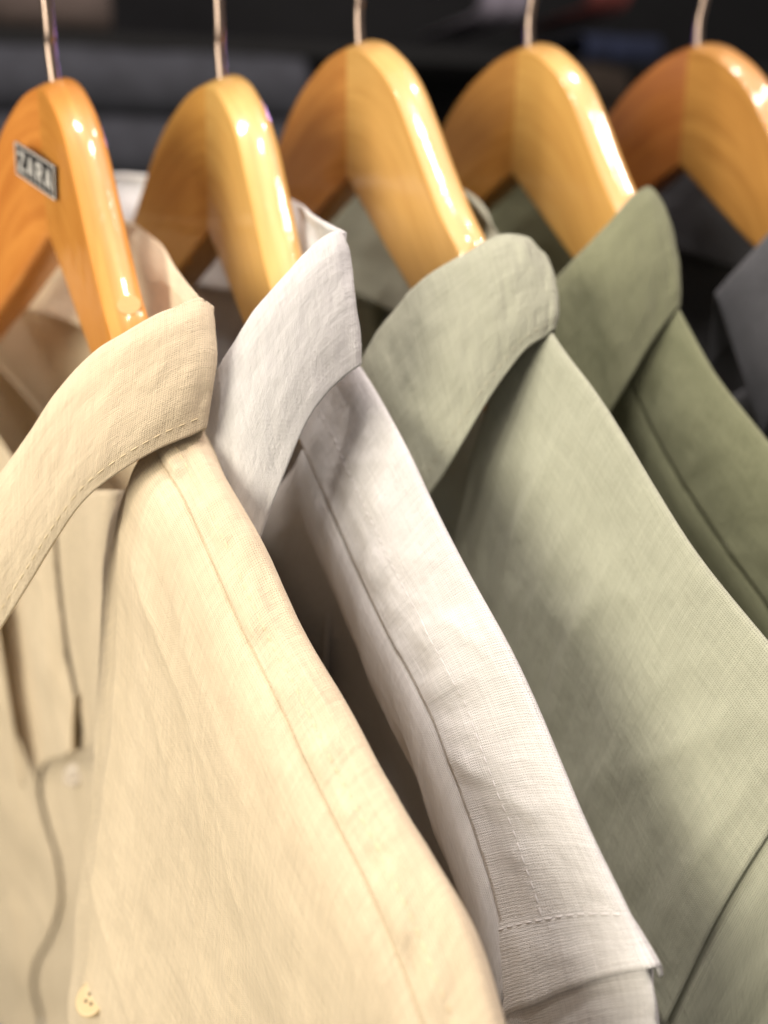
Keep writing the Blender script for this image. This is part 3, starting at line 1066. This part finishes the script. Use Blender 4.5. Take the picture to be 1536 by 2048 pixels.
def button(bvh, px, py, rad, parent, mat, lift=0.0):
    P, n = hit(bvh, px, py)
    if P is None:
        return
    v_ = (cP - P) / np.linalg.norm(cP - P)
    n = v_ * 0.75 + np.array([-0.5, 0.1, 0.25])            # the loose placket turns its buttons outwards
    n /= np.linalg.norm(n)
    P = P + v_ * lift
    a = np.cross(n, ZUP)
    a /= np.linalg.norm(a)
    b = np.cross(n, a)
    V, F = [], []
    prof = [(1.0, -0.9), (1.0, 0.3), (0.9, 0.8), (0.72, 0.7), (0.6, 0.35), (0.0, 0.3)]
    sg = 28
    for (r_, h_) in prof[:-1]:
        for q in range(sg):
            w = 2 * math.pi * q / sg
            V.append(P + (a * math.cos(w) + b * math.sin(w)) * rad * r_ + n * h_ * 0.0012)
    for i in range(len(prof) - 2):
        for q in range(sg):
            F.append((i * sg + q, i * sg + (q + 1) % sg, (i + 1) * sg + (q + 1) % sg, (i + 1) * sg + q))
    F.append(tuple((len(prof) - 2) * sg + q for q in range(sg)))
    o = mesh_obj('button', V, F, mat, parent)
    V, F = [], []
    for dx, dy in ((-1, -1), (1, -1), (1, 1), (-1, 1)):
        c = P + (a * dx + b * dy) * rad * 0.2 + n * 0.0005
        k0 = len(V)
        for q in range(10):
            w = 2 * math.pi * q / 10
            V.append(c + (a * math.cos(w) + b * math.sin(w)) * rad * 0.11)
        F.append(tuple(range(k0, k0 + 10)))
    mesh_obj('thread_hole', V, F, DARKHOLE, o)
    return o


DARKHOLE = plain('button hole dark', (0.12, 0.09, 0.06), 0.9)
root1 = SH[0]['root']
fp = [c for c in root1.children if c.name.startswith('front_panel')]
near_b, far_b = bvh_of(fp[0]), bvh_of(fp[1])
wav = np.array([(112, 980), (118, 1090), (126, 1190), (140, 1300), (160, 1400), (168, 1478), (142, 1510), (98, 1528), (86, 1580), (100, 1650), (121, 1720), (128, 1800), (108, 1870), (80, 1925), (74, 1975), (86, 2030), (88, 2090)], float)
wv = cr(wav, 120)
strip = []
dF, dN = [], []
for (x, y) in wv:
    P, n = hit(far_b, x - 12, y)
    dF.append(np.nan if P is None else (P - cP) @ cF - 0.006)
    P, n = hit(near_b, 262, y)
    dN.append(np.nan if P is None else (P - cP) @ cF + 0.003)


def fill(a_):
    a_ = np.array(a_)
    ok = ~np.isnan(a_)
    if ok.sum() < 2:
        return np.full(len(a_), 0.38)
    a_ = np.interp(np.arange(len(a_)), np.arange(len(a_))[ok], a_[ok])
    kk = np.exp(-0.5 * (np.arange(-12, 13) / 5.0) ** 2)
    return np.convolve(np.pad(a_, 12, 'edge'), kk / kk.sum(), 'valid')


dF, dN = fill(dF), fill(dN)
for i, (x, y) in enumerate(wv):
    strip.append([cP + ray(x + (262 - x) * q, y) * (dF[i] + (dN[i] - dF[i]) * q ** 1.5) for q in np.linspace(0, 1, 24)])
# the far front ends at the opening, a finger's breadth short of the placket edge
import bmesh
bm = bmesh.new()
bm.from_mesh(fp[1].data)
b0 = root_loc(fp[1])
kill = []
for fc in bm.faces:
    v = np.array(fc.calc_center_median()) + b0 - cP
    d = v @ cF
    x_, y_ = 768 + FPX * (v @ cR) / d, 1024 - FPX * (v @ cU) / d
    if y_ > 1010 and x_ > np.interp(y_, wv[:, 1], wv[:, 0]) - 10:
        kill.append(fc)
bmesh.ops.delete(bm, geom=kill, context='FACES')
bm.to_mesh(fp[1].data)
bm.free()
pl = cloth('placket', np.array(strip), FAB[0], root1, 0.0012)
plb = bvh_of(pl)
button(plb, 147, 1550, 0.0052, root1, BUTTON_M, 0.014)
button(near_b, 182, 1998, 0.0056, root1, plain('amber button', (0.62, 0.48, 0.28), 0.45), 0.0015)

arm1 = [c for c in HANGERS[0].children if c.name.startswith('arm')][1]
P, n = hit(bvh_of(arm1), 258, 610)
if P is not None:
    a = np.cross(n, ZUP)
    a /= np.linalg.norm(a)
    b = np.cross(n, a)
    V = [P + n * 0.00015 + (a * math.cos(w) + b * math.sin(w)) * 0.0038 for w in np.linspace(0, 2 * math.pi, 33)[:-1]]
    V += [P - n * 0.001 + (a * math.cos(w) + b * math.sin(w)) * 0.0041 for w in np.linspace(0, 2 * math.pi, 33)[:-1]]
    F = [tuple(range(32))] + [(i, (i + 1) % 32, 32 + (i + 1) % 32, 32 + i) for i in range(32)]
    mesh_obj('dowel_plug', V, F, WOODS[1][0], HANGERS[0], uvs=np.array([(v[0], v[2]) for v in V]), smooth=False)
